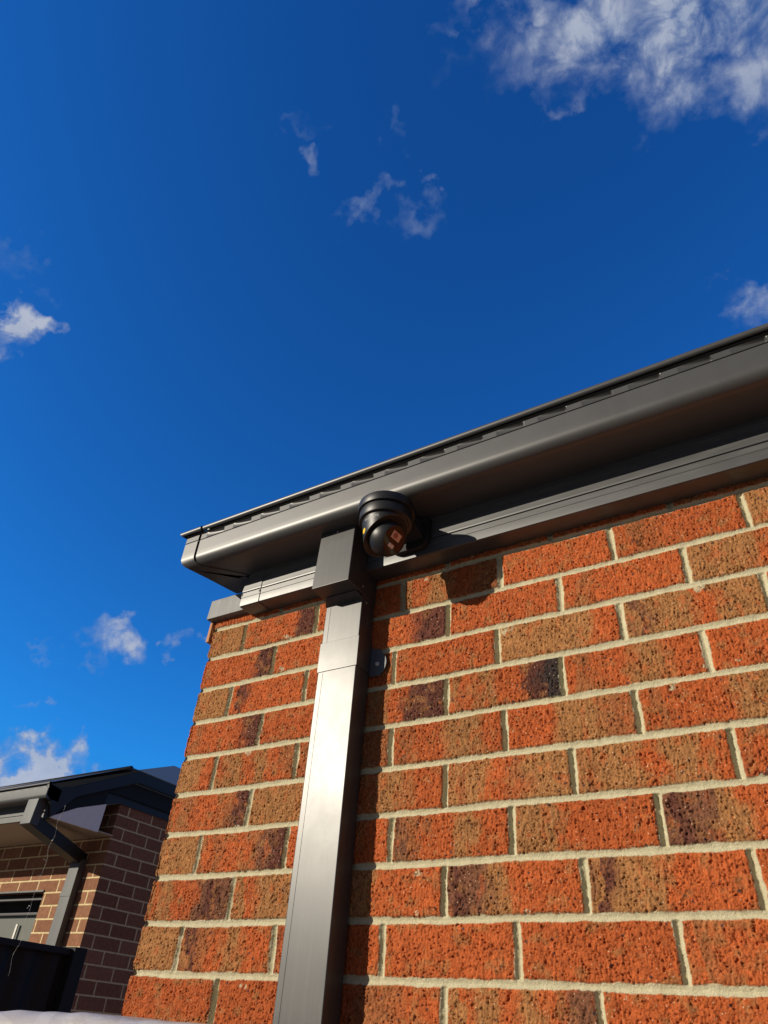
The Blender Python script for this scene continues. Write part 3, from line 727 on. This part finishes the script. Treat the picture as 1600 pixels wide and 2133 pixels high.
# higher roof plane further back on the same house
w = MB(); A = Vector((-10.336, 8, 3.893)); B = Vector((-9.192, 8, 3.861)); Cc = Vector((-8.95, 8, 3.765)); Dd = Vector((-8.9, 8, 3.45)); E_ = Vector((-10.4, 8, 3.45)); 
w.add([A+Vector((-4, 0, .1)), A, B, Cc, Dd, E_, E_+Vector((-4, 0, 0))] + [p+Vector((0, 3, 0)) for p in (A+Vector((-4, 0, .1)), A, B, Cc, Dd, E_, E_+Vector((-4, 0, 0)))],
      [(0, 1, 2, 3, 4, 5, 6), tuple(range(13, 6, -1))] + [(i, i+7, (i+1) % 7+7, (i+1) % 7) for i in range(7)])
m, nt, b, N = mat('roof_sky_tint'); b.inputs['Base Color'].default_value = (.014, .035, .10, 1); b.inputs['Roughness'].default_value = .8; b.inputs['Specular IOR Level'].default_value = .1; b.inputs['Metallic'].default_value = .0  # blue of the reflected sky put into the base colour
w.build('upper_roof', m, nh)
# neighbour's downpipe: dropper box, raking offset, upright with strap
w = MB(); w.hexa([(-3.463, 1.797, .948), (-3.352, 1.797, .948), (-3.352, 1.86, .948), (-3.463, 1.86, .948), (-3.463, 1.800, 1.112), (-3.348, 1.800, 1.112), (-3.348, 1.88, 1.112), (-3.463, 1.88, 1.112)])
ndp = w.build('downpipe', M_NGUT, nh, bevel=.004)
w = MB(); w.hexa([(-3.463, 1.799, .947), (-3.353, 1.799, .947), (-3.541, 2.412, .835), (-3.652, 2.412, .835), (-3.463, 1.860, 1.010), (-3.353, 1.860, 1.010), (-3.541, 2.470, .900), (-3.652, 2.470, .900)])
w.build('pipe_offset', M_NDARK, ndp, bevel=.003)
w = MB(); w.box((-3.652, 2.420, GZ), (-3.541, 2.472, .868)); w.build('pipe_upright', M_NGUT, ndp, bevel=.004)
w = MB(); w.box((-3.655, 2.417, .620), (-3.538, 2.419, .650)); w.build('strap', M_NGUT, ndp)

# ------------------------------------------------------------------ fence between the houses
fe = empty('metal_fence', (-2.80, 0, GZ)); tag(fe, 'near-black steel panel fence with top rail, lower left corner', 'fence')
def add_local(mb, *a): return mb
w = MB(); ys = np.arange(-.2, 2.04, .045); vs = []
for i, y in enumerate(ys):
    o_ = (0, 0, .018, .018)[i % 4]
    for z in (GZ+.05, .235): vs.append((-2.80+o_, y, z))
w.add(vs, [(2*i, 2*i+2, 2*i+3, 2*i+1) for i in range(len(ys)-1)]); 
def fbuild(w, name, **k):
    o = w.build(name, M_FENCE, None, **k); o.parent = fe; o.matrix_parent_inverse = Matrix.Translation(fe.location).inverted(); return o
fbuild(w, 'fence_panel', fix=False)
w = MB(); w.box((-2.825, -.2, .218), (-2.760, 1.97, .252)); fbuild(w, 'top_rail', bevel=.004)
w = MB(); w.box((-2.835, 1.972, GZ), (-2.735, 2.06, .262)); fbuild(w, 'fence_post', bevel=.004)

# ------------------------------------------------------------------ plastic-wrapped bundle in front of the wall
m, nt, b, N = mat('crinkled_plastic'); P = obj_coords(nt, N); Ps = obj_coords(nt, N, (1, 1, 2.2))
n1 = noise(nt, N, Ps, 9, 8, .6, 1.2); n2 = noise(nt, N, P, 3.5, 5, .6)
vo = N('ShaderNodeTexVoronoi', feature='DISTANCE_TO_EDGE'); vo.inputs['Scale'].default_value = 16; nt.links.new(Ps, vo.inputs['Vector'])
c = mixc(nt, N, n2, (.36, .335, .325), (.47, .435, .42)); nt.links.new(c, b.inputs['Base Color'])
b.inputs['Roughness'].default_value = .36; b.inputs['Specular IOR Level'].default_value = .5
add = N('ShaderNodeMath', operation='ADD'); nt.links.new(n1, add.inputs[0]); nt.links.new(vo.outputs['Distance'], add.inputs[1]); bump(nt, N, b, add.outputs[0], .35, .012)
w = MB(); nu, nv = 180, 40; vs = []
X0, X1, Y0, Y1 = -.9, .775, -.42, -.20
def topz(x):
    z = -.0790 + .0030*math.sin((x+.2)*4.2) + .003*math.exp(-((x-.655)/.025)**2)
    if x < .30: z -= (.30-x)*.045
    if x > .675: z -= .012*((x-.675)/.10)**1.3*1.6
    return z
for i in range(nu+1):
    x = X0+(X1-X0)*i/nu; tz = topz(x)
    for j in range(nv+1):
        t = j/nv
        if t < .45: y = Y0; z = GZ + (tz-.05-GZ)*(t/.45); 
        elif t < .60:
            a = (t-.45)/.15*math.pi/2; y = Y0 + .035*(1-math.cos(a)); z = tz-.05+.05*math.sin(a)
        elif t < .75: y = Y0+.035+(Y1-Y0-.07)*(t-.60)/.15; z = tz
        else: y = Y1; z = tz-.03-(tz-.03-GZ)*(t-.75)/.25
        wv = (random.Random(i*3+j).random()-.5)*.0008
        y += .002*math.sin(x*13+z*21)+.0015*math.sin(x*41-z*30) + wv
        vs.append((x, y, z + (.0010*math.sin(x*37)+.0006*math.sin(x*91) if t >= .45 else 0)))
fs = [(i*(nv+1)+j, (i+1)*(nv+1)+j, (i+1)*(nv+1)+j+1, i*(nv+1)+j+1) for i in range(nu) for j in range(nv)]
w.add(vs, fs, True); w.add([vs[nu*(nv+1)+j] for j in range(nv+1)], [tuple(range(nv+1))]); w.add([vs[j] for j in range(nv+1)], [tuple(range(nv+1))])
o = w.build('plastic_bundle', m, fix=False); tag(o, 'pale crinkled plastic wrapped bundle along the bottom left edge, in front of the downpipe', 'bundle')

# ------------------------------------------------------------------ hanging spider thread with caught bits
w = MB(); TX, TY = -1.280, .60; pts = []
for i in range(46):
    z = .585 - i*.0125; pts.append((TX+.004*math.sin(i*.9)+.003*math.sin(i*.37+1), TY+.003*math.cos(i*.7), z))
w.tube(pts, .00028, 5)
th = w.build('spider_thread', M_THREAD, fix=False); tag(th, 'thin dusty spider thread with caught specks hanging before the neighbour\'s eave', 'spider thread')
rr = random.Random(3)
for i, (dz, dx, r) in enumerate(((.455, 0, .0050), (.39, -.012, .0025), (.385, -.002, .0022), (.335, -.010, .0022), (.235, -.008, .0045), (.228, -.014, .003), (.55, .004, .0018), (.50, .0, .002), (.31, .003, .002), (.17, 0, .002))):
    c = Vector((TX+dx, TY, dz)); k = rr.random()*3; r *= .7; w = MB()
    w.tube([c+Vector((-r*1.3, 0, -r*.5*math.sin(k))), c, c+Vector((r*1.2, 0, r*.6*math.cos(k)))], [r*.25, r*.6, r*.2], 6)
    w.build('caught_speck', M_DEBRIS, th, fix=False)
